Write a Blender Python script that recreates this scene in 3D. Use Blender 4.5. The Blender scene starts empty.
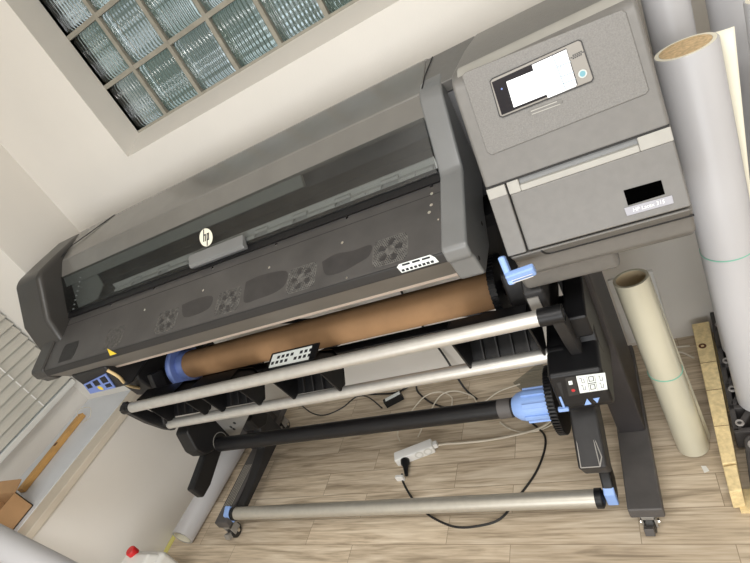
import bpy, bmesh, math, random
from mathutils import Vector, Matrix
random.seed(4)
SC = bpy.context.scene
COL = SC.collection
# ------------------------------------------------------------------ camera
H = 1.6
F = 512.78
R = Matrix(((0.84759502, 0.25080167, -0.46763362),
            (-0.24351973, -0.59913724, -0.76271404),
            (-0.47146667, 0.76035064, -0.44675059)))   # rows: camera right, down, forward in world axes
CAM = Vector((0, 0, H))
cam = bpy.data.cameras.new('camera'); camo = bpy.data.objects.new('camera', cam); COL.objects.link(camo)
cam.sensor_fit = 'HORIZONTAL'; cam.sensor_width = 36; cam.lens = F / 750 * 36; cam.clip_start = 0.02
M = Matrix.Identity(4)
for i in range(3):
    M[i][0] = R[0][i]; M[i][1] = -R[1][i]; M[i][2] = -R[2][i]; M[i][3] = CAM[i]
camo.matrix_world = M
SC.camera = camo

def ray(u, v):
    return R.transposed() @ Vector(((u - 375) / F, (v - 281.5) / F, 1.0))
def at(u, v, x=None, y=None, z=None):
    """the point of a real plane x=, y= or z= seen at a measured place of the photograph"""
    d = ray(u, v)
    t = (z - H) / d.z if z is not None else (y / d.y if y is not None else x / d.x)
    return d * t + CAM
class Plane:
    """a tilted plane of the printer running along X: y = y0 + s (z - z0)"""
    def __init__(s, y0, z0, k):
        s.y0, s.z0, s.k = y0, z0, k
        s.up = Vector((0, k, 1)).normalized(); s.n = Vector((1, 0, 0)).cross(s.up)
    def at(s, u, v):
        d = ray(u, v); t = (s.y0 + s.k * (H - s.z0)) / (d.y - s.k * d.z)
        return d * t + CAM
    def xz(s, x, z): return Vector((x, s.y0 + s.k * (z - s.z0), z))

# ------------------------------------------------------------------ materials
def lin(c):
    return tuple(((v / 255) / 12.92 if v / 255 <= .04045 else ((v / 255 + .055) / 1.055) ** 2.4) for v in c) + (1,)
def mat(name, rgb, rough=.5, metal=0., var=.06, scale=8., bump=0., bscale=200., spec=.5, coat=0., trans=0.):
    m = bpy.data.materials.new(name); m.use_nodes = True
    nt = m.node_tree; b = nt.nodes['Principled BSDF']
    c = lin(rgb)
    tc = nt.nodes.new('ShaderNodeTexCoord'); nz = nt.nodes.new('ShaderNodeTexNoise')
    nz.inputs['Scale'].default_value = scale; nz.inputs['Detail'].default_value = 4
    nt.links.new(tc.outputs['Object'], nz.inputs['Vector'])
    rp = nt.nodes.new('ShaderNodeValToRGB')
    rp.color_ramp.elements[0].position = .3; rp.color_ramp.elements[1].position = .7
    rp.color_ramp.elements[0].color = tuple(x * (1 - var) for x in c[:3]) + (1,)
    rp.color_ramp.elements[1].color = tuple(min(1, x * (1 + var)) for x in c[:3]) + (1,)
    nt.links.new(nz.outputs['Fac'], rp.inputs['Fac']); nt.links.new(rp.outputs['Color'], b.inputs['Base Color'])
    b.inputs['Roughness'].default_value = rough; b.inputs['Metallic'].default_value = metal
    b.inputs['Specular IOR Level'].default_value = spec; b.inputs['Coat Weight'].default_value = coat
    b.inputs['Transmission Weight'].default_value = trans
    if bump:
        n2 = nt.nodes.new('ShaderNodeTexNoise'); n2.inputs['Scale'].default_value = bscale
        nt.links.new(tc.outputs['Object'], n2.inputs['Vector'])
        bp = nt.nodes.new('ShaderNodeBump'); bp.inputs['Strength'].default_value = bump; bp.inputs['Distance'].default_value = .002
        nt.links.new(n2.outputs['Fac'], bp.inputs['Height']); nt.links.new(bp.outputs['Normal'], b.inputs['Normal'])
    return m
def emat(name, rgb, strength, base=None):
    m = mat(name, base or rgb, .3)
    b = m.node_tree.nodes['Principled BSDF']
    b.inputs['Emission Color'].default_value = lin(rgb); b.inputs['Emission Strength'].default_value = strength
    return m
MT = {}
MT['wall'] = mat('wall_paint', (226, 222, 215), .85, var=.03, scale=2.5, bump=.25, bscale=260)
MT['wall_left'] = mat('side_wall_paint', (226, 222, 215), .85, var=.03, scale=2, bump=.1, bscale=160)
MT['module'] = mat('mid_grey_plastic', (110, 108, 105), .42, var=.05, scale=60, bump=.12, bscale=700)
MT['module_lip'] = mat('pale_grey_plastic', (160, 158, 152), .42, var=.05, scale=30)
MT['inset'] = mat('speckled_grey_plastic', (114, 112, 109), .4, var=.14, scale=420, bump=.3, bscale=500)
MT['charcoal'] = mat('charcoal_plastic', (60, 58, 56), .36, var=.07, scale=12, bump=.1, bscale=700)
MT['satin'] = mat('satin_charcoal_plastic', (114, 112, 108), .2, var=.05, scale=12, spec=.6)  # charcoal lightened: sheen from the wall put into the colour
MT['cap'] = mat('slate_grey_plastic', (116, 117, 117), .3, var=.06, scale=10, bump=.1, bscale=700)
MT['panel'] = mat('dusty_dark_panel', (74, 72, 71), .45, var=.22, scale=7, bump=.05, bscale=400)
MT['lip'] = mat('dark_lip_plastic', (38, 37, 37), .5, var=.06, scale=12)
MT['under'] = mat('underside_plastic', (112, 108, 102), .5, var=.05)
MT['black'] = mat('black_plastic', (19, 19, 21), .42, var=.15, scale=20, bump=.1, bscale=500, spec=.35)
MT['black_soft'] = mat('worn_black_plastic', (32, 31, 32), .55, var=.25, scale=25)
MT['leg'] = mat('dark_steel_paint', (50, 47, 48), .5, var=.1, scale=20, bump=.15, bscale=600)
MT['foot'] = mat('scuffed_steel_paint', (80, 77, 76), .55, var=.16, scale=14)
MT['steel'] = mat('grey_steel_plate', (150, 147, 142), .45, .3, var=.05)
MT['alu'] = mat('brushed_aluminium', (205, 203, 198), .42, .7, var=.05, scale=40)
MT['alu_matte'] = mat('matte_aluminium', (186, 182, 172), .42, .6, var=.05, scale=40)
MT['chrome'] = mat('chrome', (215, 213, 208), .15, 1.)
MT['edge'] = mat('pale_metal_edge', (186, 172, 160), .5, .2, var=.03)
MT['blue'] = mat('light_blue_plastic', (138, 170, 226), .4, var=.04)
MT['blue_dk'] = mat('periwinkle_plastic', (118, 140, 205), .42, var=.05)
MT['kraft'] = mat('kraft_cardboard', (166, 130, 94), .75, var=.09, scale=14, bump=.15, bscale=120)
MT['box'] = mat('corrugated_cardboard', (176, 138, 98), .8, var=.05, scale=20)
MT['core'] = mat('core_cardboard', (208, 182, 142), .85, var=.22, scale=130, bump=.4, bscale=200)
MT['white_roll'] = mat('white_vinyl', (190, 190, 193), .38, var=.012, scale=3)
MT['cream'] = mat('cream_paper_edge', (238, 234, 216), .6, var=.02)
MT['tube'] = mat('film_wrapped_tube', (200, 196, 176), .28, var=.03, scale=5, coat=.5)
MT['tube_in'] = mat('tube_inside', (206, 188, 156), .7, var=.06, scale=20)
MT['teal'] = mat('teal_rubber_band', (128, 190, 170), .5)
MT['wood'] = mat('rough_pine', (228, 206, 156), .75, var=.16, scale=75, bump=.6, bscale=70)
MT['stick'] = mat('pine_strip', (206, 160, 96), .6, var=.12, scale=18)
MT['knot'] = mat('dark_knot', (92, 52, 30), .7)
MT['white'] = mat('white_plastic', (236, 236, 234), .4, var=.02)
MT['offwhite'] = mat('white_frame_plastic', (214, 214, 210), .4, var=.03)
MT['blind'] = mat('white_blind_slat', (190, 187, 178), .45, var=.04)
MT['sillm'] = mat('sill_laminate', (220, 224, 230), .35, var=.04, scale=4)
MT['silledge'] = mat('sill_edge', (212, 202, 186), .6, var=.04)
MT['mortar'] = mat('grout', (150, 146, 134), .9, var=.12, scale=30, bump=.4, bscale=90)
MT['wire_w'] = mat('white_cable_sheath', (214, 206, 190), .5)
MT['wire_y'] = mat('cream_cable_sheath', (222, 196, 146), .5)
MT['wire_b'] = mat('black_cable_sheath', (28, 27, 27), .5)
MT['red'] = mat('red_cap', (205, 30, 36), .4)
MT['yellow'] = mat('yellow_paint', (236, 206, 60), .5)
MT['yellow_p'] = mat('pale_yellow_paper', (222, 216, 130), .6)
MT['canister'] = mat('milky_plastic', (226, 226, 222), .4)
MT['label'] = mat('label_paper', (226, 232, 230), .5, var=.02)
MT['ink'] = mat('label_ink', (24, 26, 34), .6)
MT['nameplate'] = mat('grey_blue_nameplate', (158, 158, 166), .45, var=.02)
MT['textw'] = mat('white_lettering', (240, 240, 240), .5, var=.0)
MT['censor'] = mat('black_sticker', (2, 2, 2), .95, var=.0, spec=.0)
MT['screen_dk'] = mat('black_glass', (34, 33, 38), .12, var=.03)
MT['bezel'] = mat('grey_bezel', (140, 136, 130), .4)
MT['lit'] = emat('lit_screen', (255, 255, 253), 1.6, (60, 60, 60))
MT['lit2'] = emat('lit_screen_side', (250, 250, 248), 1.25, (60, 60, 60))
MT['litline'] = emat('screen_line', (186, 202, 212), .9, (60, 60, 60))
MT['teal_btn'] = emat('button_light', (120, 178, 190), .45, (90, 130, 140))
MT['btn_ring'] = mat('pale_button_ring', (200, 206, 204), .35)
MT['interior'] = mat('dark_interior', (78, 78, 80), .45, var=.2, scale=9)
MT['interior2'] = mat('grey_interior_beam', (150, 152, 148), .4, var=.05)
MT['paper'] = mat('loose_paper', (225, 224, 218), .7, var=.02)
MT['dust'] = mat('dusty_perforated_grille', (92, 90, 87), .8, var=.4, scale=90, bump=.4, bscale=300)
MT['dustdk'] = mat('wiped_patch', (55, 53, 53), .5, var=.15, scale=30)
MT['pit'] = mat('perforation_black', (40, 39, 39), .8)
MT['crate'] = mat('recycled_black_plastic', (66, 63, 62), .6, var=.3, scale=22, bump=.3, bscale=120)
MT['washer'] = mat('grey_washer', (150, 146, 142), .5)
MT['ext'] = mat('outdoor_backdrop', (170, 178, 174), .9, var=.4, scale=2.2)
MT['extdk'] = mat('outdoor_dark', (112, 120, 108), .9, var=.3, scale=6)
MT['caster'] = mat('dark_caster_wheel', (40, 39, 38), .5)
MT['pinkish'] = mat('red_icon', (180, 40, 45), .5)

def glass_mat(name, rgb, alpha_mix, rough=.02):
    m = bpy.data.materials.new(name); m.use_nodes = True
    nt = m.node_tree; nt.nodes.remove(nt.nodes['Principled BSDF'])
    out = nt.nodes['Material Output']
    tr = nt.nodes.new('ShaderNodeBsdfTransparent'); tr.inputs['Color'].default_value = lin(rgb)
    gl = nt.nodes.new('ShaderNodeBsdfGlossy'); gl.inputs['Roughness'].default_value = rough
    nz = nt.nodes.new('ShaderNodeTexNoise'); nz.inputs['Scale'].default_value = 9
    tc = nt.nodes.new('ShaderNodeTexCoord'); nt.links.new(tc.outputs['Object'], nz.inputs['Vector'])
    mr = nt.nodes.new('ShaderNodeMapRange'); nt.links.new(nz.outputs['Fac'], mr.inputs['Value'])
    mr.inputs['From Min'].default_value = .3; mr.inputs['From Max'].default_value = .7
    mr.inputs['To Min'].default_value = alpha_mix * .8; mr.inputs['To Max'].default_value = alpha_mix * 1.2
    mx = nt.nodes.new('ShaderNodeMixShader'); nt.links.new(mr.outputs['Result'], mx.inputs['Fac'])
    nt.links.new(tr.outputs[0], mx.inputs[1]); nt.links.new(gl.outputs[0], mx.inputs[2])
    nt.links.new(mx.outputs[0], out.inputs['Surface'])
    return m
MT['pane'] = glass_mat('smoked_door_glass', (212, 214, 214), .06, .32)
def block_glass(name, rgb, rough):
    m = mat(name, rgb, rough, var=.05, trans=1., spec=.5)
    m.node_tree.nodes['Principled BSDF'].inputs['IOR'].default_value = 1.45
    return m
MT['block'] = [block_glass('ribbed_glass', (226, 232, 228), .12), block_glass('ribbed_glass_green', (208, 218, 210), .12)]
MT['film'] = glass_mat('clear_film', (225, 225, 220), .12, .2)

def floor_material():
    m = bpy.data.materials.new('laminate_planks'); m.use_nodes = True
    nt = m.node_tree; b = nt.nodes['Principled BSDF']; N = nt.nodes.new; L = nt.links.new
    tc = N('ShaderNodeTexCoord')
    br = N('ShaderNodeTexBrick'); br.inputs['Scale'].default_value = 1
    br.inputs['Brick Width'].default_value = .62; br.inputs['Row Height'].default_value = .108
    br.inputs['Mortar Size'].default_value = .0012; br.inputs['Mortar Smooth'].default_value = 0.3
    br.offset = .37; br.inputs['Bias'].default_value = 0
    br.inputs['Color1'].default_value = (0, 0, 0, 1); br.inputs['Color2'].default_value = (1, 1, 1, 1); br.inputs['Mortar'].default_value = (.5, .5, .5, 1)
    L(tc.outputs['Object'], br.inputs['Vector'])
    mp = N('ShaderNodeMapping'); mp.inputs['Scale'].default_value = (2.2, 26, 1)
    L(tc.outputs['Object'], mp.inputs['Vector'])
    ad = N('ShaderNodeVectorMath'); ad.operation = 'ADD'
    sc_ = N('ShaderNodeVectorMath'); sc_.operation = 'SCALE'; sc_.inputs['Scale'].default_value = 7.
    L(br.outputs['Color'], sc_.inputs[0]); L(mp.outputs['Vector'], ad.inputs[0]); L(sc_.outputs[0], ad.inputs[1])
    wv = N('ShaderNodeTexNoise'); wv.inputs['Scale'].default_value = 1.; wv.inputs['Detail'].default_value = 6; wv.inputs['Distortion'].default_value = 1.6
    L(ad.outputs[0], wv.inputs['Vector'])
    mp2 = N('ShaderNodeMapping'); mp2.inputs['Scale'].default_value = (9, 150, 1); L(tc.outputs['Object'], mp2.inputs['Vector'])
    fine = N('ShaderNodeTexNoise'); fine.inputs['Scale'].default_value = 1.; fine.inputs['Detail'].default_value = 3; L(mp2.outputs['Vector'], fine.inputs['Vector'])
    mixf = N('ShaderNodeMath'); mixf.operation = 'MULTIPLY_ADD'; mixf.inputs[1].default_value = .35
    L(fine.outputs['Fac'], mixf.inputs[0])
    sc2 = N('ShaderNodeMath'); sc2.operation = 'MULTIPLY'; sc2.inputs[1].default_value = .65; L(wv.outputs['Fac'], sc2.inputs[0]); L(sc2.outputs[0], mixf.inputs[2])
    rp = N('ShaderNodeValToRGB'); e = rp.color_ramp.elements
    e[0].position = .34; e[0].color = lin((158, 143, 122)); e[1].position = .68; e[1].color = lin((234, 221, 200))
    k = e.new(.5); k.color = lin((207, 190, 166))
    L(mixf.outputs[0], rp.inputs['Fac'])
    tone = N('ShaderNodeMix'); tone.data_type = 'RGBA'; tone.blend_type = 'MULTIPLY'; tone.inputs[0].default_value = 1
    tr = N('ShaderNodeValToRGB'); tr.color_ramp.elements[0].color = (.78, .77, .76, 1); tr.color_ramp.elements[1].color = (1, 1, 1, 1)
    L(br.outputs['Color'], tr.inputs['Fac']); L(rp.outputs['Color'], tone.inputs[6]); L(tr.outputs['Color'], tone.inputs[7])
    gap = N('ShaderNodeMix'); gap.data_type = 'RGBA'; gap.inputs[7].default_value = lin((146, 130, 110))
    L(br.outputs['Fac'], gap.inputs[0]); L(tone.outputs[2], gap.inputs[6]); L(gap.outputs[2], b.inputs['Base Color'])
    b.inputs['Roughness'].default_value = .42
    bp = N('ShaderNodeBump'); bp.inputs['Strength'].default_value = .15; bp.inputs['Distance'].default_value = .001
    L(mixf.outputs[0], bp.inputs['Height']); L(bp.outputs['Normal'], b.inputs['Normal'])
    return m
MT['floor'] = floor_material()

# ------------------------------------------------------------------ mesh helper
class MB:
    def __init__(s): s.bm = bmesh.new()
    def _q(s, vs, f):
        try: return s.bm.faces.new([vs[i] for i in f])
        except ValueError: return None
    def box(s, x0, x1, y0, y1, z0, z1):
        v = [s.bm.verts.new((x, y, z)) for x in (x0, x1) for y in (y0, y1) for z in (z0, z1)]
        for f in ((0, 1, 3, 2), (4, 6, 7, 5), (0, 4, 5, 1), (2, 3, 7, 6), (0, 2, 6, 4), (1, 5, 7, 3)): s._q(v, f)
        return s
    def hexa(s, bottom, top):
        v = [s.bm.verts.new(p) for p in list(bottom) + list(top)]; n = len(bottom)
        s._q(v, list(range(n))[::-1]); s._q(v, list(range(n, 2 * n)))
        for i in range(n): j = (i + 1) % n; s._q(v, (i, j, n + j, n + i))
        return s
    def prism_x(s, prof, x0, x1):
        return s.hexa([(x0, y, z) for y, z in prof], [(x1, y, z) for y, z in prof])
    def plate(s, pts, n, t, base=0.):
        n = Vector(n).normalized()
        return s.hexa([Vector(p) + n * base for p in pts], [Vector(p) + n * (base + t) for p in pts])
    def obox(s, c, ax, ay, az):
        c, ax, ay, az = map(Vector, (c, ax, ay, az))
        b = [c - ax - ay - az, c + ax - ay - az, c + ax + ay - az, c - ax + ay - az]
        return s.hexa(b, [p + 2 * az for p in b])
    def tube(s, pts, r, seg=12, cap=True, radii=None):
        pts = [Vector(p) for p in pts]; rings = []
        t0 = (pts[1] - pts[0]).normalized()
        u = t0.orthogonal().normalized()
        for i, p in enumerate(pts):
            t = ((pts[min(i + 1, len(pts) - 1)] - pts[max(i - 1, 0)])).normalized()
            u = (u - t * u.dot(t)).normalized(); w = t.cross(u)
            rr = radii[i] if radii else r
            rings.append([s.bm.verts.new(p + (u * math.cos(a) + w * math.sin(a)) * rr) for a in [2 * math.pi * k / seg for k in range(seg)]])
        for a, b in zip(rings, rings[1:]):
            for k in range(seg): s.bm.faces.new((a[k], a[(k + 1) % seg], b[(k + 1) % seg], b[k]))
        if cap: s.bm.faces.new(rings[0][::-1]); s.bm.faces.new(rings[-1])
        return s
    def lathe(s, p0, axis, prof, seg=32, closed=True):
        """prof: (distance along axis, radius); a closed profile makes a solid ring"""
        p0 = Vector(p0); ax = Vector(axis).normalized(); u = ax.orthogonal().normalized(); w = ax.cross(u)
        rings = []
        for d, r in prof:
            if r < 1e-6: rings.append([s.bm.verts.new(p0 + ax * d)])
            else: rings.append([s.bm.verts.new(p0 + ax * d + (u * math.cos(a) + w * math.sin(a)) * r) for a in [2 * math.pi * k / seg for k in range(seg)]])
        pairs = list(zip(rings, rings[1:])) + ([(rings[-1], rings[0])] if closed else [])
        for a, b in pairs:
            for k in range(seg):
                k2 = (k + 1) % seg
                if len(a) == 1 and len(b) == 1: continue
                if len(a) == 1: f = (a[0], b[k2], b[k])
                elif len(b) == 1: f = (a[k], a[k2], b[0])
                else: f = (a[k], a[k2], b[k2], b[k])
                s.bm.faces.new(f)
        return s
    def sphere(s, c, r, seg=16):
        bmesh.ops.create_uvsphere(s.bm, u_segments=seg, v_segments=seg // 2, radius=r, matrix=Matrix.Translation(c)); return s
    def build(s, name, m, parent=None, bevel=0., bseg=3, smooth=None, kind=None, label=None):
        bmesh.ops.recalc_face_normals(s.bm, faces=s.bm.faces)
        me = bpy.data.meshes.new(name); s.bm.to_mesh(me); s.bm.free()
        o = bpy.data.objects.new(name, me); COL.objects.link(o)
        me.materials.append(MT[m] if isinstance(m, str) else m)
        if bevel:
            bv = o.modifiers.new('bevel', 'BEVEL'); bv.width = bevel; bv.segments = bseg; bv.limit_method = 'ANGLE'; bv.angle_limit = math.radians(28)
            bv.harden_normals = False
        if smooth is not False:
            for p in me.polygons: p.use_smooth = True
            ang = smooth or math.radians(35)
            bm = bmesh.new(); bm.from_mesh(me)
            for e in bm.edges:
                if len(e.link_faces) == 2 and e.calc_face_angle(0) > ang: e.smooth = False
            bm.to_mesh(me); bm.free()
            if bevel:
                wn = o.modifiers.new('normals', 'WEIGHTED_NORMAL'); wn.keep_sharp = False
                for e in me.edges: e.use_edge_sharp = False
        if parent: place(o, parent)
        if kind: o['kind'] = kind
        if label: o['label'] = label
        return o
def origin(o):
    p = Vector((0, 0, 0))
    while o: p += o.location; o = o.parent
    return p
def place(o, parent):
    """parent a mesh written in world coordinates under an unrotated parent"""
    o.data.transform(Matrix.Translation(-origin(parent))); o.parent = parent
def thing(name, label, cat, loc, group=None):
    o = bpy.data.objects.new(name, None); COL.objects.link(o); o.location = loc; o.empty_display_size = .05
    tag(o, label, cat, group); return o
def tag(o, label, cat, group=None):
    o['label'] = label; o['category'] = cat
    if group: o['group'] = group
    return o
def base(o, loc):
    """move the origin of a single-mesh thing to its base"""
    o.data.transform(Matrix.Translation(-Vector(loc))); o.location = loc; return o
def text(name, body, size, m, parent, p, xa, ya, shear=0., ext=.0006, align='CENTER'):
    cu = bpy.data.curves.new(name, 'FONT'); cu.body = body; cu.size = size; cu.align_x = align; cu.align_y = 'CENTER'; cu.shear = shear; cu.extrude = ext
    t = bpy.data.objects.new(name, cu); COL.objects.link(t)
    bpy.context.view_layer.update()
    me = bpy.data.meshes.new_from_object(t.evaluated_get(bpy.context.evaluated_depsgraph_get()))
    bpy.data.objects.remove(t)
    xa = Vector(xa).normalized(); ya = Vector(ya).normalized(); za = xa.cross(ya)
    Mx = Matrix((xa, ya, za)).transposed().to_4x4(); Mx.translation = Vector(p) + za * ext
    me.transform(Mx)
    o = bpy.data.objects.new(name, me); COL.objects.link(o); me.materials.clear(); me.materials.append(MT[m])
    if parent: place(o, parent)
    return o
def smooth_path(pts, n=6):
    pts = [Vector(p) for p in pts]; out = []
    P = [pts[0]] + pts + [pts[-1]]
    for i in range(1, len(P) - 2):
        for k in range(n):
            t = k / n; a, b, c, d = P[i - 1], P[i], P[i + 1], P[i + 2]
            out.append(.5 * ((2 * b) + (c - a) * t + (2 * a - 5 * b + 4 * c - d) * t * t + (3 * b - a - 3 * c + d) * t ** 3))
    out.append(pts[-1]); return out
def rrect(w, h, r, n=4):
    out = []
    for cx, cy, a0 in ((w / 2 - r, h / 2 - r, 0), (-w / 2 + r, h / 2 - r, 90), (-w / 2 + r, -h / 2 + r, 180), (w / 2 - r, -h / 2 + r, 270)):
        for k in range(n + 1):
            a = math.radians(a0 + 90 * k / n); out.append((cx + r * math.cos(a), cy + r * math.sin(a)))
    return out

# ------------------------------------------------------------------ room shell
WX, WY = -2.32, 1.67
MB().box(-3.1, 1.9, -1.9, 1.67, -.05, 0).build('floor', 'floor', kind='structure', smooth=False)
# back wall with the recess for the glass-block window
wx0, wx1, wz0, wz1, gy = -1.746, .10, 1.523, 2.38, 1.81
gz0 = 1.578
wb = MB()
wb.box(-2.32, wx0, WY, WY + .25, 0, 2.75); wb.box(wx1, 1.9, WY, WY + .25, 0, 2.75)
wb.box(wx0, wx1, WY, WY + .25, 0, wz0 - .0); wb.box(wx0, wx1, WY, WY + .25, wz1, 2.75)
wb.build('wall_back', 'wall', kind='structure', smooth=False)
# sloped sill of the recess
MB().prism_x([(WY + .001, wz0), (gy, gz0), (WY + .249, gz0), (WY + .249, wz0)], wx0, wx1).build('trim_1', 'wall', kind='structure', smooth=False)
# left wall with the blind's niche
SZ, NY0, NY1, NX = .605, -.9, 1.33, -2.76
wl = MB()
wl.box(-2.95, WX, -1.9, WY + .25, -.05, SZ - .035)
wl.box(-2.95, WX, NY1, WY + .25, SZ - .035, 2.75)
wl.box(-2.95, WX, -1.9, NY0, SZ - .035, 2.75)
wl.box(-2.95, WX, NY0, NY1, 2.3, 2.75)
wl.box(-2.95, NX, NY0, NY1, SZ - .035, .72)
wl.build('wall_left', 'wall_left', kind='structure', smooth=False)
s = MB().box(NX, WX + .012, NY0, NY1, SZ - .035, SZ - .003).build('trim_2', 'silledge', kind='structure', bevel=.004)
MB().box(NX, WX - .075, NY0, NY1, SZ - .003, SZ).build('trim_3', 'sillm', kind='structure', smooth=False)
MB().box(-3.1, 1.9, -1.9, WY + .25, 2.75, 2.8).build('ceiling', 'wall', kind='structure', smooth=False)
wr = MB(); wr.box(-2.95, -1.6, -1.95, -1.9, 0, 2.75); wr.box(.8, 1.95, -1.95, -1.9, 0, 2.75); wr.box(-1.6, .8, -1.95, -1.9, 0, .5); wr.box(-1.6, .8, -1.95, -1.9, 2.0, 2.75)
wr.build('wall_rear', 'wall', kind='structure', smooth=False)  # unseen wall, its opening added to house the rear fill light
MB().box(1.9, 1.95, -1.9, WY + .25, 0, 2.75).build('wall_right', 'wall', kind='structure', smooth=False)

# window_2 behind the blind
w2 = MB(); w2.box(NX - .02, NX + .01, NY0, NY1, .72, .79); w2.box(NX - .02, NX + .01, NY0, NY1, 2.22, 2.3)
w2.box(NX - .02, NX + .01, NY0, NY0 + .07, .79, 2.22); w2.box(NX - .02, NX + .01, NY1 - .07, NY1, .79, 2.22); w2.box(NX - .02, NX + .01, .1, .17, .79, 2.22)
w2o = w2.build('window_2', 'offwhite', kind='structure', bevel=.004)
MB().box(NX - .012, NX - .006, NY0 + .07, NY1 - .07, .79, 2.22).build('pane', MT['block'][0], w2o)

# window_1: glass blocks set in grout
GP = .2075
wg = MB()
x0g = wx0 - .025
ncol, nrow = 9, 4
gx = [x0g + GP * i for i in range(ncol + 1)]
gz = [gz0 + GP * j for j in range(nrow + 1)]
j_ = .0085
wx_end = min(gx[-1], wx1)
for i in range(ncol + 1):
    x = gx[i]; wg.box(max(wx0, x - j_), min(wx1, x + j_), gy - .004, gy + .07, gz0 - .05, wz1)
for j in range(nrow + 1):
    z = gz[j]; wg.box(wx0, wx1, gy - .003, gy + .069, z - j_, z + j_)
wg.box(gx[-1], wx1, gy - .002, gy + .068, gz0, wz1)
w1 = wg.build('window_1', 'mortar', kind='structure', smooth=False)
def ribbed_block(x0, x1, z0, z1, seed, mt):
    m = MB(); bm = m.bm; n = 66
    fr, bk = [], []
    rim = .012
    for k in range(n + 1):
        x = x0 + (x1 - x0) * k / n
        e = min(k, n - k) / n
        lift = .010 * min(1, e / .06)
        rib = .0024 * math.sin(k * math.pi * 2 / 6 ) if e > .06 else 0
        yf = gy + .012 - lift + rib
        fr.append([bm.verts.new((x, yf + (.008 if q in (0, 3) else 0), z)) for q, z in enumerate((z0, z0 + rim, z1 - rim, z1))])
    # the inner face of the far shell carries cross ribs
    rows = 48
    for k in range(rows + 1):
        z = z0 + (z1 - z0) * k / rows
        y = gy + .066 + .0009 * math.sin(k * math.pi * 2 / 6)
        bk.append([bm.verts.new((x, y, z)) for x in (x0, x1)])
    for a, b in zip(fr, fr[1:]):
        for q in range(3): bm.faces.new((a[q], b[q], b[q + 1], a[q + 1]))
    for a, b in zip(bk, bk[1:]): bm.faces.new((a[0], a[1], b[1], b[0]))
    # sides
    bm.faces.new([f[0] for f in fr] + [bk[0][1], bk[0][0]])
    bm.faces.new([f[3] for f in fr] + [bk[-1][1], bk[-1][0]])
    bm.faces.new(fr[0] + [b[0] for b in bk][::-1])
    bm.faces.new(fr[-1] + [b[1] for b in bk][::-1])
    return m.build('glass_block', mt, w1, smooth=math.radians(50))
for i in range(ncol):
    for j in range(nrow):
        if gx[i] + GP / 2 > wx1: continue
        ribbed_block(max(gx[i], wx0 - .01) + j_ + .0008, min(gx[i + 1], wx1) - j_ - .0008, gz[j] + j_ + .0008, min(gz[j + 1], wz1) - j_ - .0008, i * 9 + j, MT['block'][(i + j) % 2])
# added backdrop: dark pieces leave a bright sky gap seen through the glass blocks
MB().box(-9, 3, 5.0, 5.2, -.5, 2.15).build('outside_backdrop', 'ext', kind='structure', smooth=False)
MB().box(-9, -4.35, 4.6, 4.9, -.5, 4.5).build('outside_backdrop_left', 'extdk', kind='structure', smooth=False)
MB().box(-2.7, 3, 4.6, 4.9, -.5, 4.5).build('outside_backdrop_right', 'extdk', kind='structure', smooth=False)

# ------------------------------------------------------------------ the printer
PR = thing('large_format_printer', 'large charcoal and grey wide format printer on a stand below the glass block window', 'printer', (-1.05, 1.2, 0))
X = Vector((1, 0, 0))
MP = Plane(.897, 1.048, .376)          # face of the right module
FP = Plane(.957, 1.062, 2.446)         # fan panel
ML, MR = -.252, .08
def mz(z, off=0.): return (.897 + .376 * (z - 1.048) + off, z)
# right module
mod = MB().prism_x([mz(1.178), mz(1.36), (1.03, 1.379), (1.06, 1.388), (1.25, 1.385), (1.45, 1.373), (1.6, 1.34), (1.6, .97), (.99, .97), (.96, 1.0), mz(1.04, .03), mz(1.17, .03)], ML, MR)
mod = mod.build('right_module', 'module', PR, bevel=.007)
tb = MB().prism_x([(1.035, 1.3805), (1.06, 1.3895), (1.075, 1.390), (1.075, 1.380)], ML + .012, MR - .012).build('top_ridge', 'module_lip', mod, bevel=.003)
ins = MB().plate([MP.at(*p) for p in ((462, 76), (466, 72), (621, 10), (626, 12), (649, 90), (646, 94), (492, 155), (487, 152))], MP.n, .0035, -.0005).build('front_inset', 'inset', mod, bevel=.0015)
# narrow block left of the cartridge door
MB().prism_x([mz(1.177), mz(1.042), mz(1.042, .05), mz(1.177, .05)], ML, -.2125).build('corner_block', 'module', mod, bevel=.003)
MB().prism_x([mz(1.1768, -.001), mz(1.157, -.001), mz(1.157, .01), mz(1.1768, .01)], ML + .001, -.2135).build('corner_lip', 'module_lip', mod, bevel=.0015)  # same pale band, bevel light put into the colour
# cartridge door
DL, DR = -.2095, MR - .001
door = MB().prism_x([mz(1.155), mz(1.043), mz(1.043, .05), mz(1.155, .05)], DL, DR).build('cartridge_door', 'module', PR, bevel=.004)
lip = MB()
lip.prism_x([mz(1.178, -.0015), mz(1.1545, -.0015), mz(1.1545, .04), mz(1.178, .04)], .026, DR)
lip.prism_x([mz(1.178, -.0015), mz(1.1545, -.0015), mz(1.1545, .04), mz(1.178, .04)], DL, -.186)
lip.prism_x([mz(1.166, -.0015), mz(1.1545, -.0015), mz(1.1545, .04), mz(1.166, .04)], -.186, .026)
lip.build('door_lip', 'module_lip', door, bevel=.002)  # pale tone stands for light on an up-facing bevel
MB().prism_x([mz(1.1805, -.0006), mz(1.1775, -.0006), mz(1.1775, .01), mz(1.1805, .01)], -.25, MR - .002).build('door_gap', 'pit', door)
MB().prism_x([mz(1.186, .006), mz(1.164, .006), mz(1.164, .02), mz(1.186, .02)], -.186, .026).build('handle_recess', 'cap', door)
MB().plate([MP.at(*p) for p in ((624, 208), (672, 195), (674, 203), (627, 216))], MP.n, .002).build('nameplate', 'nameplate', door, bevel=.0008)
c = MP.at(648.5, 205.6)
text('nameplate_lettering', 'HP Latex 315', .0095, 'textw', door, c + MP.n * .0021 - X * .0, X, MP.up, .1)
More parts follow.
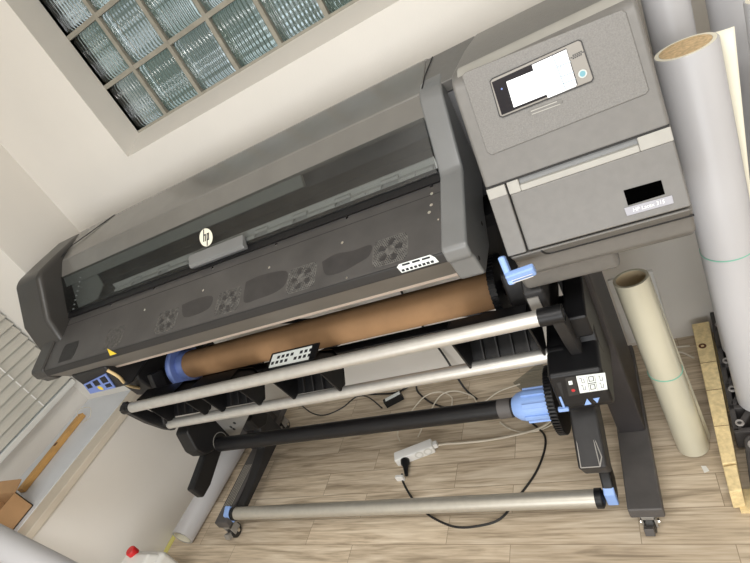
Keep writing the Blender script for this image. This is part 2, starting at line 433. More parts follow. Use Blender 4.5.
MB().plate([MP.at(*p) for p in ((623.5, 190.5), (661, 180), (665, 194), (628, 205.5))], MP.n, .0012).build('black_sticker', 'censor', door)
# chin drawer below the door
chin = MB().prism_x([mz(1.037, .003), (.925, 1.006), (.936, .962), (.975, .93), (1.5, .92), (1.5, 1.036)], ML, MR + .001).build('chin', 'module', mod, bevel=.008)
seam = MB(); pa = [(-.186, .8975, 1.034), (-.184, .914, 1.016), (-.178, .921, 1.009), (-.168, .922, 1.008), (MR + .0015, .922, 1.008)]
seam.tube(pa, .0022, 6).build('chin_seam', 'pit', mod)
MB().prism_x([(.953, .952), (.975, .893), (1.0, .885), (1.5, .9), (1.5, .96), (.97, .96)], -.268, -.062).build('lower_housing', 'module', PR, bevel=.012)
# display
dsp = MB().plate([MP.at(*p) for p in ((491, 82), (493, 79.5), (578, 41), (581, 42), (593, 78), (591.5, 81), (503, 116.5), (500.5, 115.5))], MP.n, .0045, .002).build('display', 'bezel', PR, bevel=.0012)
MB().plate([MP.at(*p) for p in ((490, 81.5), (492.5, 78.3), (578.5, 39.8), (582, 41), (594.2, 78.3), (592.3, 82), (503.2, 117.7), (499.6, 116.3))], MP.n, .0035, .002).build('display_rim', 'lip', dsp)
MB().plate([MP.at(*p) for p in ((492.5, 82.5), (566.5, 48.8), (578, 84.5), (502.5, 115))], MP.n, .001, .0066).build('screen', 'screen_dk', dsp)
MB().plate([MP.at(*p) for p in ((507, 82), (534, 71), (532.5, 65.3), (553, 56), (565.5, 91), (548.5, 98), (547, 94.5), (514.5, 107.5))], MP.n, .0004, .0077).build('lit_page', 'lit', dsp)  # notched outline: dark glass reflections cut into the lit shape
MB().plate([MP.at(*p) for p in ((553, 56), (566.5, 49.8), (577, 84.8), (576, 86.6), (565.5, 91))], MP.n, .0004, .0077).build('lit_sidebar', 'lit2', dsp)
ln = MB()
def pline(a, b, w=.0008, off=.0083): 
    a, b = MP.at(*a), MP.at(*b); d = (b - a).normalized(); q = d.cross(MP.n) * w
    ln.plate([a - q, b - q, b + q, a + q], MP.n, .0002, off)
pline((553, 56), (566, 89.5)); pline((556, 68), (571, 62)); pline((559, 78), (574, 72.5)); pline((562, 84.5), (576, 79))
pline((558, 58), (563, 56)); pline((561, 66.5), (561.5, 69.5)); 
ln.build('screen_lines', 'litline', dsp)
bc = MP.at(582.8, 74); seg = 24
MB().lathe(bc + MP.n * .0062, MP.n, [(0, 0), (.002, 0), (.002, .0068), (0, .0075)], 28, False).build('round_button', 'btn_ring', dsp)
MB().lathe(bc + MP.n * .008, MP.n, [(0, 0), (.0012, 0), (.0012, .0048), (0, .005)], 24, False).build('button_lamp', 'teal_btn', dsp)
hl = MB()
for r_ in range(3):
    for k in range(7):
        if (r_ != 1) and k in (0, 6): continue
        p = MP.at(571.5 + k * 1.95, 58.2 - k * .95 - (1 - r_) * 1.7)
        hl.plate([p + X * a * .0012 + MP.up * b * .0009 for a, b in ((-1, -1), (1, -1), (1, 1), (-1, 1))], MP.n, .0004, .0063)
hl.build('speaker_holes', 'ink', dsp)
MB().lathe(MP.at(502.5, 89) + MP.n * .0074, MP.n, [(0, 0), (.0004, 0), (.0004, .0017), (0, .0017)], 12, False).build('sensor_dot', 'blue_dk', dsp)
ld = MB().plate([MP.at(*p) for p in ((528, 111), (562, 98.5), (563, 102.5), (529.5, 115.5))], MP.n, .0012, .0028).build('info_plate', 'module', mod, bevel=.0006)
l2 = MB()
for dv in (0, 3):
    l2.plate([MP.at(u, v) for u, v in ((531 + dv * .3, 110.9 + dv), (557 + dv * 1.2, 101.1 + dv * .8), (557.3 + dv * 1.2, 102 + dv * .8), (531.3 + dv * .3, 111.9 + dv))], MP.n, .0005, .0038)
l2.build('info_lines', 'module_lip', ld)
# blue media lever at the lower left corner of the module
lv = MB(); a = Vector((-.263, .893, 1.05)); b = Vector((-.258, .868, .993)); d = (b - a) / 2
lv.obox((a + b) / 2 - Vector((0, 0, 0)), (.007, 0, 0), Vector((0, .009, -.005)), d)
g = Vector((-.235, .870, 1.012))
lv.obox(g - Vector((0, 0, 0)), (.030, 0, .003), (0, .008, .002), (0, -.004, .0125))
lever = lv.build('media_lever', 'blue', PR, bevel=.0045)
lr = MB()
for k in range(4): lr.obox(g + Vector((.002, -.0087 - (1.5 - k) * .0016 * -1 - .0, (1.5 - k) * .0052)), (.022, 0, .0022), (0, .0008, 0), (0, -.0003, .0007))
lr.build('lever_ribs', 'white', lever)
# middle body, top cover, left module
XL, XR = -2.14, -.339
MB().prism_x([(1.31, 1.30), (1.31, 1.0), (1.38, .98), (1.6, .98), (1.6, 1.3)], XL, ML).build('main_body', 'interior', PR)
MB().prism_x([(1.301, 1.322), (1.301, 1.331), (1.33, 1.341), (1.45, 1.373), (1.47, 1.372), (1.6, 1.335), (1.6, 1.3), (1.32, 1.3)], -2.02, -.392).build('top_cover', 'satin', PR, bevel=.004)
# front door of the curing section: frame bars, pane, handle
MB().prism_x([(1.302, 1.328), (1.253, 1.284), (1.256, 1.272), (1.30, 1.275), (1.33, 1.31)], -2.06, -.4).build('door_frame_bar', 'satin', PR, bevel=.003)
PP = Plane(1.168, 1.17, .082 / .112)
pane = MB().plate([PP.xz(-2.055, 1.166), PP.xz(-.402, 1.166), PP.xz(-.402, 1.283), PP.xz(-2.055, 1.283)], PP.n, .003).build('door_pane', 'pane', PR)
# badge
bc = PP.at(207, 237.5) + PP.n * .0035
up, rt = PP.up, X
MB().plate([bc + rt * .029 * math.cos(a) + up * .029 * math.sin(a) for a in [2 * math.pi * k / 36 for k in range(36)]], PP.n, .001).build('round_badge', 'cream', pane)
lg = MB()
for (x0, x1, z0, z1) in ((-.0125, -.008, -.011, .0275), (-.0125, -.001, .007, .0115), (-.0045, 0, -.011, .0115), (.0035, .008, -.0275, .0115), (.0035, .0145, .007, .0115), (.010, .0145, -.011, .0115), (.0035, .0145, -.011, -.0065)):
    q = [(x0 + .27 * z0, z0), (x1 + .27 * z0, z0), (x1 + .27 * z1, z1), (x0 + .27 * z1, z1)]
    lg.plate([bc + rt * a_ + up * b_ for a_, b_ in q], PP.n, .0004, .0009)
lg.build('badge_lettering', 'ink', pane)
# handle of the door
hp = [(1.182, 1.190), (1.176, 1.200), (1.148, 1.178), (1.146, 1.166), (1.160, 1.154)]
hl_ = PP.at(193, 264).x; hr_ = PP.at(247, 244).x
hd = MB(); hd.prism_x(hp, hl_, hr_).build('door_handle', 'cap', pane, bevel=.003)
# things seen inside: a pale beam, dark platen, zigzag edge, gear card
MB().prism_x([(1.262, 1.288), (1.238, 1.2435), (1.25, 1.24), (1.275, 1.285)], -2.045, -.805).build('inner_beam', 'interior2', PR, bevel=.002)
MB().prism_x([(1.305, 1.30), (1.305, 1.2), (1.23, 1.13), (1.18, 1.12), (1.18, 1.08), (1.35, 1.08), (1.35, 1.3)], -2.05, -.405).build('platen', 'interior', PR)
rl = MB()
for k, (y, z) in enumerate(((1.285, 1.19), (1.265, 1.165), (1.245, 1.147))): rl.prism_x([(y - .012, z + .004), (y - .012, z + .010), (y + .01, z + .03), (y + .01, z)], -1.9, -.405)
rl.build('platen_rails', 'charcoal', PR)
zz = MB(); n = 26
for k in range(n):
    xa = -1.72 + (1.31) * k / n; w = 1.31 / n
    zz = MB() if False else zz
    o_ = .012 if k % 3 == 2 else .003
    zz.prism_x([(PP.xz(0, 1.171 + o_)[1] + .006, 1.171 + o_), (PP.xz(0, 1.177 + o_)[1] + .006, 1.177 + o_), (1.20, 1.177 + o_), (1.20, 1.171 + o_)], xa, xa + w * (1.02 if k % 3 == 2 else .96))
zz.prism_x([(1.199, 1.165), (1.199, 1.196), (1.204, 1.196), (1.204, 1.165)], -1.73, -.405)
zz.build('toothed_edge', 'offwhite', PR)
MB().plate([PP.xz(-1.98, 1.175), PP.xz(-1.85, 1.18), PP.xz(-1.80, 1.215), PP.xz(-1.83, 1.262), PP.xz(-2.0, 1.268)], PP.n, .004, -.025).build('gear_card', 'interior2', PR)
cd = MB()
for k in range(8):
    p = PP.xz(-2.0 + k * .012, 1.175 + k * .0125); cd.obox(p - PP.n * .012, X * .0045, PP.up * .0025, PP.n * .001)
cd.build('dotted_cord', 'textw', PR)
# dark channel under the pane
MB().prism_x([(1.166, 1.163), (1.150, 1.150), (1.165, 1.138), (1.19, 1.14), (1.185, 1.163)], -2.06, -.4).build('window_channel', 'black', PR)
# fan panel and lip
fan = MB().prism_x([(1.162, 1.146), (.960, 1.0635), (.957, 1.058), (.957, 1.04), (1.035, .953), (1.1, .96), (1.19, 1.03), (1.2, 1.13)], -2.06, -.40).build('fan_panel', 'panel', PR, bevel=.003)
MB().prism_x([(.9585, 1.0635), (.955, 1.06), (.955, 1.036), (.963, 1.031), (.99, 1.035)], -2.075, -.385).build('front_lip', 'lip', fan, bevel=.003)
MB().prism_x([(.9605, 1.0325), (1.032, .951), (1.036, .955), (.968, 1.034)], -2.06, -.392).build('underside', 'under', fan)
MB().prism_x([(1.030, .9535), (1.032, .943), (1.045, .941), (1.045, .957)], -2.06, -.412).build('edge_strip', 'edge', fan, bevel=.001)
MB().prism_x([FP.xz(0, 1.131)[1:], FP.xz(0, 1.1318)[1:], (FP.xz(0, 1.1318)[1], 1.1322), (FP.xz(0, 1.131)[1], 1.1314)], -2.06, -.4).build('panel_seam', 'pit', fan)
def disc_on(mb, pl, p, r, t, off=0., seg=14): mb.lathe(p + pl.n * off, pl.n, [(0, 0), (t, 0), (t, r), (0, r)], seg, False)
for u, v in ((347.3, 218), (342.5, 243), (276.5, 244.5), (269.5, 267.7), (212.7, 268), (203.5, 290.5), (431.8, 186.5), (431.8, 194), (431.5, 205.3), (429.5, 212.7), (347, 278), (438.5, 219.8),
             (145, 310), (111, 305), (154.5, 288.5), (101, 325)):
    m = MB(); disc_on(m, FP, FP.at(u, v), .0045 if u not in (347, 438.5, 101) else .0028, .0016); m.build('screw', 'chrome', fan)
# six fan grilles: rounded perforated squares, dusty
for i in range(6):
    fx = -.540 - .2772 * i
    cc = FP.xz(fx, 1.0822)
    g = MB(); g.plate([cc + X * a + FP.up * b for a, b in rrect(.100, .082 if i < 5 else .07, .02)], FP.n, .0010, -.0002)
    go = g.build('fan_grille', 'dust' if i < 5 else 'lip', fan)
    h = MB()
    for a in range(-8, 9):
        for b in range(-7, 8):
            px, py = a * .0056 + (b % 2) * .0028, b * .0052
            if abs(px) > .046 or abs(py) > .037: continue
            r_ = math.hypot(px, py)
            if r_ < .014 and i < 4: continue
            q = cc + X * px + FP.up * py
            h.plate([q + X * .0017 * math.cos(t) + FP.up * .0017 * math.sin(t) for t in [math.pi * k / 3 for k in range(6)]], FP.n, .0003, .0007)
    h.build('perforations', 'pit', go)
    if i < 4:
        h = MB()
        for k in range(5):
            a0 = k * 2 * math.pi / 5 + .5 * i
            pts = [cc + (X * math.cos(t) + FP.up * math.sin(t)) * r_ for r_, t in ((.015, a0), (.033, a0 - .15), (.036, a0 + .2), (.030, a0 + .5), (.016, a0 + .45))]
            h.plate(pts, FP.n, .0003, .0011)
        h.build('fan_blades', 'dustdk', go)
for pts in (((322, 262), (336, 254), (352, 251), (371, 245), (369, 256), (357, 264), (342, 272), (326, 275)), ((246, 282), (262, 275), (286, 271), (286, 283), (276, 292), (258, 299), (244, 302)), ((182, 305), (196, 299), (212, 296), (210, 307), (198, 314), (184, 317))):
    q = [FP.at(*p) for p in pts]; q = smooth_path(q + q[:1], 4)[:-1]
    MB().plate(q, FP.n, .0003, 0).build('wiped_patch', 'dustdk', fan)
# warning label on the lip near the right end
LP = Plane(.955, 1.048, 0)
wl_ = MB().plate([p - Vector((0, .0008, 0)) for p in (at(397, 267, y=.955), at(399, 264, y=.955), at(430, 254.5, y=.955), at(435, 257, y=.955), at(439, 261.5, y=.955), at(402, 272.5, y=.955))], (0, -1, 0), .0008).build('warning_label', 'label', fan)
k_ = MB()
for k in range(8):
    p = at(403.5 + k * 4.15, 269.6 - k * 1.25, y=.955); k_.box(p.x - .004, p.x + .003, .9522, .9532, p.z - .0035, p.z + .0025)
for k in range(3):
    p = at(406 + k * 10, 263.5 - k * 2.9, y=.955); k_.box(p.x - .010, p.x + .010, .9522, .9532, p.z - .0025, p.z + .002)
k_.build('label_print', 'ink', fan)
p = at(111, 352, y=.955)
MB().hexa([(p.x - .018, .9545, p.z - .012), (p.x + .018, .9545, p.z - .012), (p.x, .9545, p.z + .017)], [(p.x - .018, .9535, p.z - .012), (p.x + .018, .9535, p.z - .012), (p.x, .9535, p.z + .017)]).build('warning_triangle', 'yellow', fan)
# end caps of the curing section
cap = [(1.47, 1.36), (1.33, 1.342), (1.292, 1.331), (1.27, 1.312), (1.172, 1.166), (1.158, 1.153), (.962, 1.073), (.953, 1.066), (.953, 1.036), (.965, 1.022), (.978, .966), (.99, .957), (1.1, .96), (1.19, 1.02), (1.3, 1.06), (1.47, 1.06)]
ec = MB().prism_x(cap, -.402, XR).build('end_cap', 'cap', PR, bevel=.007)  # right cap paler than the left: stronger light put into its colour
for y, z in ((.985, 1.005), (1.115, 1.02)): MB().lathe((XR + .0004, y, z), X, [(0, 0), (.0006, 0), (.0006, .006), (0, .006)], 16, False).build('bolt_hole', 'pit', ec)
capl = [q for q in cap]; capl[10] = (.975, 1.0); capl[11] = (1.03, .99)
MB().prism_x(capl, XL, -2.058).build('end_cap', 'charcoal', PR, bevel=.007)  # same part in a darker tone: light falloff put into the colour
# left module
lm = MB().prism_x([(1.178, 1.335), (1.20, 1.352), (1.30, 1.362), (1.45, 1.373), (1.58, 1.33), (1.58, .98), (1.1, .98), (1.062, 1.04), (1.065, 1.10), (1.085, 1.2)], -2.195, -2.02).build('left_module', 'charcoal', PR, bevel=.02, bseg=4)
# seams across the top cover
for xs in (-2.02, -.392):
    MB().box(xs - .0012, xs + .0012, 1.33, 1.46, 1.30, 1.30).build('top_seam', 'pit', PR) if False else None
sm = MB().tube([(-.392, 1.31, 1.337), (-.388, 1.36, 1.3515), (-.37, 1.44, 1.3735)], .0018, 6); sm.build('top_seam', 'pit', PR)
sm = MB().tube([(-2.02, 1.31, 1.344), (-2.0, 1.36, 1.356), (-1.78, 1.455, 1.375)], .0018, 6); sm.build('top_seam', 'pit', PR)
MB().prism_x([(1.30, 1.331), (1.45, 1.3725), (1.6, 1.335), (1.6, 1.3), (1.32, 1.3)], -.392, ML).build('top_cover', 'module', PR, bevel=.003)
# connector box under the left module
cb = MB().prism_x([(.997, .985), (1.002, .94), (1.012, .865), (1.04, .855), (1.3, .88), (1.3, .985)], -2.035, -1.815).build('connector_box', 'lip', PR, bevel=.012)
q0, q1, q2, q3 = at(84, 384, y=1.0015), at(106, 373, y=.999), at(116, 387, y=1.0085), at(91, 393, y=1.0085)
CPn = (q1 - q0).cross(q3 - q0).normalized(); CPn = -CPn if CPn.y > 0 else CPn
cp = MB().plate([q0, q1, q2, q3], CPn, .004, .0).build('connector_panel', 'blue_dk', cb)
def lerp4(a, b): return (q0 * (1 - a) + q1 * a) * (1 - b) + (q3 * (1 - a) + q2 * a) * b
sk = MB()
for a0, a1, b0, b1 in ((.06, .27, .12, .5), (.38, .6, .08, .5), (.7, .93, .08, .5), (.72, .94, .6, .85)): sk.plate([lerp4(a0, b0), lerp4(a1, b0), lerp4(a1, b1), lerp4(a0, b1)], CPn, .0008, .0036)
sk.build('sockets', 'ink', cb)
yy = MB(); p = lerp4(.5, .74); yy.lathe(p + CPn * .004, CPn, [(0, 0), (.001, 0), (.001, .012), (0, .012)], 16, False); yy.build('yellow_sticker', 'yellow', cb)
cbw = smooth_path([(-1.80, .99, .97), at(119, 377, y=1.0), at(127, 385, y=1.03), at(140, 388, y=1.10)])
MB().tube(cbw, .006, 8).build('connector_cable', 'wire_y', PR)
# black mounting gear under the left and right ends of the roll
MB().prism_x([(1.12, .92), (1.085, .83), (1.10, .74), (1.2, .66), (1.26, .66), (1.262, .95)], -1.98, -1.858).build('roll_support', 'black_soft', PR, bevel=.01)
MB().prism_x([(1.08, .88), (1.06, .80), (1.08, .73), (1.2, .66), (1.35, .66), (1.4, .9)], -.345, -.255).build('roll_support', 'black_soft', PR, bevel=.01)
MB().box(-1.87, -1.47, 1.22, 1.30, .56, .655).build('roll_support', 'black', PR, bevel=.006)
MB().box(-1.98, -.26, 1.40, 1.44, .72, .95).build('rear_channel', 'black', PR)
MB().prism_x([(1.33, .98), (1.33, .93), (1.2, .96), (1.19, 1.0)], -2.05, -.27).build('media_slot', 'black', PR)
MB().box(-1.98, -1.80, 1.30, 1.38, .70, .98).build('roll_support', 'black', PR, bevel=.006)

# ---- stand
for nm, lx0, lx1 in (('right', -.232, -.152), ('left', -1.905, -1.845)):
    MB().box(lx0, lx1, 1.157 if nm == 'right' else 1.27, 1.47, .125, .93).build('leg', 'leg', PR, bevel=.006)
    ft = MB().prism_x([(.895, .123), (.893, .085), (1.55, .085), (1.55, .123)], lx0 - .005, lx1 + .006).build('foot', 'foot', PR, bevel=.005)
    for cy in (.925, 1.5):
        cx = (lx0 + lx1) / 2 + (-.002 if nm == 'right' else .004)
        cs = MB(); cs.lathe((cx - .012, cy - .01, .032), X, [(0, 0), (0, .032), (.024, .032), (.024, 0)], 24, False)
        co = cs.build('caster', 'caster', PR, bevel=.004)
        fk = MB(); fk.box(cx - .020, cx - .014, cy - .03, cy + .012, .03, .085); fk.box(cx + .014, cx + .020, cy - .03, cy + .012, .03, .085); fk.box(cx - .02, cx + .02, cy - .03, cy + .012, .07, .085)
        fk.build('caster_fork', 'steel', co, bevel=.002)
        MB().lathe((cx - .026, cy - .01, .032), X, [(0, 0), (0, .008), (.052, .008), (.052, 0)], 12, False).build('caster_axle', 'chrome', co)
        bl = MB(); bl.obox((cx - .004, cy - .046, .045), (.013, 0, 0), (0, .004, .012), (0, -.010, .006)); bl.build('brake_pedal', 'foot' if nm == 'right' else 'steel', co, bevel=.002)
MB().box(-1.83, -.235, 1.2, 1.24, .622, .6545).build('crossbeam', 'black', PR, bevel=.003)
br = MB()
br.tube([(-1.75, 1.56, .32), (-.3, 1.56, .66)], .010, 8); br.tube([(-1.75, 1.575, .66), (-.3, 1.575, .32)], .010, 8)
br.build('cross_brace', 'black', PR)
MB().box(-1.83, -.2, 1.54, 1.57, .64, .69).build('crossbeam', 'black', PR, bevel=.003)
# ---- slotted strut of the left foot and the steel plate above it
ls = MB().prism_x([(.977, .112), (.977, .086), (1.4, .086), (1.4, .30), (1.36, .30), (1.25, .15), (1.1, .118)], -1.843, -1.79).build('foot_strut', 'black_soft', PR, bevel=.006)
sl = MB()
for k in range(5): sl.obox((-1.896 + k * .0095, 1.08, .1228), (.0016, 0, 0), (0, .105, 0), (0, 0, .0008))
sl.build('strut_slots', 'alu_matte', ls)
MB().hexa([at(u, v, y=1.125) for u, v in ((196, 398), (262, 388), (237, 440), (222, 440), (205, 408))], [at(u, v, y=1.125) + Vector((0, .006, 0)) for u, v in ((196, 398), (262, 388), (237, 440), (222, 440), (205, 408))]).build('side_plate', 'steel', PR)
hh = MB()
for u, v in ((228.5, 417.5), (234.5, 423), (231, 427), (234, 429)):
    p = at(u, v, y=1.1245); hh.lathe(p, (0, -1, 0), [(0, 0), (.001, 0), (.001, .007), (0, .007)], 10, False)
hh.build('plate_holes', 'pit', PR)

# ---- loading rods, brackets and ribbed flaps
UY, UZ, LY, LZ = .947, .820, 1.012, .640
def rod(y, za, zb, xa, xb, name='guide_rod'):
    d = Vector((xb - xa, 0, zb - za)); L = d.length
    return MB().lathe((xa, y, za), d, [(0, 0), (0, .0195), (L, .0195), (L, 0)], 28, False).build(name, 'alu', PR)
rod(UY, UZ - .010, UZ + .008, -1.80, -.245); rod(LY, LZ - .006, LZ + .007, -1.80, -.265)
rc = MB(); rc.lathe((-.258, UY, UZ + .008), X, [(0, .0196), (0, .022), (.055, .022), (.055, .0196)], 28); rc.build('rod_sleeve', 'black', PR)
rc = MB(); rc.lathe((-.29, LY, LZ + .007), X, [(0, .0196), (0, .0215), (.04, .0215), (.04, .0196)], 28); rc.build('rod_sleeve', 'black', PR)
rc = MB(); rc.lathe((-1.83, UY, UZ - .010), X, [(0, 0), (0, .021), (.045, .021), (.045, 0)], 28, False); rc.build('rod_sleeve', 'black', PR)
# left bracket: an arm joining the two rods, running on back to the stand
def arm_yz(pts, w, x0, x1, name, m, bevel=.004):
    pts = [Vector(p) for p in pts]; a, b = [], []
    for i, p in enumerate(pts):
        t = (pts[min(i + 1, len(pts) - 1)] - pts[max(0, i - 1)]).normalized(); n = Vector((-t.y, t.x)); ww = w[i] if isinstance(w, (list, tuple)) else w
        a.append(tuple(p + n * ww)); b.append(tuple(p - n * ww))
    return MB().prism_x(a + b[::-1], x0, x1).build(name, m, PR, bevel=bevel)
arm_yz([(UY - .005, UZ + .01), (UY + .03, UZ - .10), (LY, LZ), (LY + .01, LZ - .04)], [.018, .022, .024, .012], -1.83, -1.80, 'rod_bracket', 'black')
arm_yz([(LY, LZ), (LY + .07, LZ + .1), (1.12, .82)], [.03, .025, .03], -1.815, -1.79, 'rod_bracket', 'black_soft')
arm_yz([(UY, UZ + .008), (UY + .035, UZ - .095), (LY + .005, LZ - .005), (LY + .012, LZ - .045)], [.021, .026, .022, .013], -.232, -.205, 'rod_bracket', 'black_soft')
bk = MB().prism_x([(.985, .775), (1.156, .79), (1.156, .6), (1.03, .60), (1.01, .65), (1.03, .7), (.985, .71)], -.215, -.165).build('bracket_block', 'black', PR, bevel=.006)
MB().lathe((-.204, .999, .632), X, [(0, 0), (0, .022), (.028, .022), (.028, 0)], 24, False).build('lock_knob', 'chrome', PR)
MB().prism_x([(.985, .875), (1.02, .905), (1.12, .90), (1.12, .83), (.985, .812)], -.282, -.235).build('bracket_mount', 'black_soft', PR, bevel=.006)
MB().box(-.276, -.250, .981, .985, .820, .862).build('mount_label', 'steel', PR)
# three ribbed flaps slung between the rods
def flap(xa, xb):
    fo = MB().prism_x([(.972, .822), (1.03, .812), (1.08, .765), (1.088, .70), (1.035, .655), (1.026, .655), (1.078, .704), (1.07, .762), (1.025, .806), (.972, .816)], xa, xb).build('ribbed_flap', 'black', PR)
    for x in (xa, xb - .006):
        MB().prism_x([(.968, .822), (1.03, .813), (1.081, .767), (1.088, .72), (1.062, .68), (1.012, .652), (.997, .662), (.985, .72), (.972, .78)], x, x + .006).build('flap_cheek', 'black', fo, bevel=.0015)
    rb = MB(); n = 5
    for k in range(1, n):
        x = xa + (xb - xa) * k / n
        rb.prism_x([(1.01, .814), (1.03, .810), (1.077, .765), (1.08, .704), (1.028, .656), (1.020, .664), (1.062, .71), (1.058, .752), (1.01, .798)], x - .002, x + .002)
    for z in (.745, .712): rb.prism_x([(1.062, z), (1.062, z + .004), (1.08, z + .004), (1.08, z)], xa + .004, xb - .004)
    rb.build('flap_ribs', 'black_soft', fo)
    return fo
flap(-.505, -.295)
f2 = flap(-1.135, -.94)
flap(-1.475, -1.285)
flap(-1.77, -1.56)
MB().hexa([(-1.132, .985, .812), (-.938, .985, .812), (-.938, 1.05, .825), (-1.132, 1.05, .825)], [(-1.132, .983, .817), (-.938, .983, .817), (-.938, 1.048, .830), (-1.132, 1.048, .830)]).build('flap_top', 'black', f2)
pl = [Vector(q) for q in ((-1.122, .99, .8190), (-1.122, 1.04, .8290), (-.962, 1.04, .8290), (-.962, .99, .8190))]
fl = MB().plate(pl, Vector((0, -.2, .98)), .0012, .0); flo = fl.build('flap_label', 'label', f2)
pk = MB()
for k in range(9):
    t = k / 8.6 + .03
    for b0, b1 in ((.2, .42), (.58, .8)):
        A = lambda a, b: (pl[0] * (1 - b) + pl[1] * b) * (1 - a) + (pl[3] * (1 - b) + pl[2] * b) * a
        if (k * 7 + int(b0 * 10)) % 5: pk.plate([A(t, b0), A(t + .07, b0), A(t + .07, b1), A(t, b1)], Vector((0, -.2, .98)), .0004, .0012)
pk.build('label_print', 'ink', f2)

# ---- take-up motor on the right
MT_N = Plane(.962, .55, .30)
mu = MB().prism_x([(.925, .66), (.912, .555), (.93, .528), (1.155, .49), (1.155, .67), (1.03, .668)], -.294, -.166)
mo = mu.build('take_up_motor', 'black', PR, bevel=.010)
def mf(u, v):   # front face of the motor between its two front edges
    P = Plane(.925, .66, .013 / .105); return P.at(u, v), P.n
P_m = Plane(.925, .66, .013 / .105)
MB().plate([P_m.at(*p) for p in ((576, 376), (605, 372.5), (607.5, 389), (580, 393))], P_m.n, .0012).build('motor_label', 'label', mo)
dl = MB().plate([P_m.at(*p) for p in ((565, 377.5), (575, 376), (579, 394), (569, 396))], P_m.n, .0012); dl.build('icon_panel', 'lip', mo)
ik = MB(); mq = [P_m.at(*p) for p in ((576, 376), (605, 372.5), (607.5, 389), (580, 393))]
def mpt(a_, b_): return (mq[0] * (1 - a_) + mq[1] * a_) * (1 - b_) + (mq[3] * (1 - a_) + mq[2] * a_) * b_
def mstroke(uv, w=.00055):
    for (a0, b0), (a1, b1) in zip(uv, uv[1:]):
        a_, b_ = mpt(a0, b0), mpt(a1, b1); d_ = (b_ - a_).normalized(); q_ = d_.cross(P_m.n) * w
        ik.plate([a_ - q_ - d_ * w, b_ - q_ + d_ * w, b_ + q_ + d_ * w, a_ + q_ - d_ * w], P_m.n, .0003, .0012)
for x_ in (.10, .74):
    for y_ in (.14, .56):
        mstroke(((x_, y_), (x_ + .06, y_), (x_ + .06, y_ + .28), (x_ + .14, y_ + .28), (x_ + .14, y_ + .06)))
for y_ in (.12, .60): mstroke(((.42, y_), (.58, y_), (.58, y_ + .26), (.42, y_ + .26), (.42, y_)), .0008)
mstroke(((.38, .5), (.62, .5)), .001); mstroke(((.36, .08), (.36, .92)), .0004); mstroke(((.64, .08), (.64, .92)), .0004)
ik.build('motor_icons', 'ink', mo)
ii = MB(); ii.plate([P_m.at(*p) for p in ((568.2, 381), (572, 380.3), (572.8, 384), (569, 384.7))], P_m.n, .0004, .0012); ii.build('switch_icon', 'label', mo)
ii = MB(); ii.lathe(P_m.at(573.3, 390) + P_m.n * .001, P_m.n, [(0, 0), (.0008, 0), (.0008, .0045), (0, .0045)], 12, False); ii.build('switch_icon', 'pinkish', mo)
ar = MB(); ar.plate([P_m.at(*p) for p in ((584.5, 405), (591.5, 403.8), (587, 398.5))], P_m.n, .0012); ar.build('arrow_button', 'blue', mo)
ar = MB(); ar.plate([P_m.at(*p) for p in ((593, 398.5), (599.5, 397.3), (597.3, 402.8))], P_m.n, .0012); ar.build('arrow_button', 'blue', mo)
sw = MB(); p = P_m.at(563.5, 409); sw.obox(p, (.013, 0, 0), P_m.up * .005, P_m.n * .006); p2 = P_m.at(562, 402); sw.obox(p2, (.003, 0, 0), P_m.up * .018, P_m.n * .003); sw.build('motor_lever', 'blue', mo, bevel=.002)
ws = MB().plate([P_m.at(*p) for p in ((556.5, 383), (561, 382), (564, 399), (560.5, 392))], P_m.n, .0005).build('lever_slot', 'pit', mo)
# sensor arm under the motor
sa = arm_yz([(1.10, .47), (.985, .405), (.868, .352)], [.04, .042, .036], -.300, -.228, 'sensor_arm', 'black_soft', .008)
sg = MB()
def tp_(x, t):   # on the sloping front of the arm
    a_, b_ = Vector((0, .975, .441)), Vector((0, .853, .385)); return Vector((x, 0, 0)) + a_ * (1 - t) + b_ * t + Vector((0, -.001, .001))
for a, b in ((tp_(-.292, 0), tp_(-.292, .97)), (tp_(-.292, .97), tp_(-.245, .97)), (tp_(-.245, .97), tp_(-.252, .1)), (tp_(-.245, .97), tp_(-.237, .8)), (tp_(-.237, .8), tp_(-.25, .3))): sg.tube([a, b], .0015, 6)
sg.build('arm_ridges', 'steel', sa)
MB().prism_x([(1.06, .45), (.985, .18), (.948, .140), (.946, .09), (.975, .08), (1.02, .10), (1.157, .45)], -.294, -.262).build('stand_arm', 'black', PR, bevel=.006)
MB().prism_x([(.962, .150), (.936, .135), (.934, .085), (.945, .078), (.958, .1)], -.2935, -.2625).build('bar_catch', 'blue', PR, bevel=.004)
MB().prism_x([(.957, .150), (.918, .135), (.918, .082), (.95, .078), (.975, .1)], -1.862, -1.834).build('bar_catch', 'blue', PR, bevel=.004)
# idler on the left
xa, xb = -1.81, -1.735
MB().prism_x([(1.00, .585), (.975, .50), (.985, .455), (1.03, .425), (1.05, .44), (1.12, .36), (1.165, .375), (1.185, .47), (1.14, .545), (1.07, .60)], xa, xb).build('take_up_idler', 'black', PR, bevel=.010)
ds = MB(); ds.lathe((xb, 1.075, .425), X, [(0, .040), (.001, .040), (.001, .037), (0, .037)], 28); ds.build('idler_ring', 'steel', PR)
arm_yz([(1.095, .41), (.93, .37), (.875, .365)], [.038, .04, .034], -1.815, -1.775, 'sensor_arm', 'black', .008)
MB().prism_x([(1.25, .3), (1.2, .33), (1.2, .4), (1.28, .4), (1.3, .32)], -1.74, -1.66).build('stand_clamp', 'black', PR, bevel=.01)

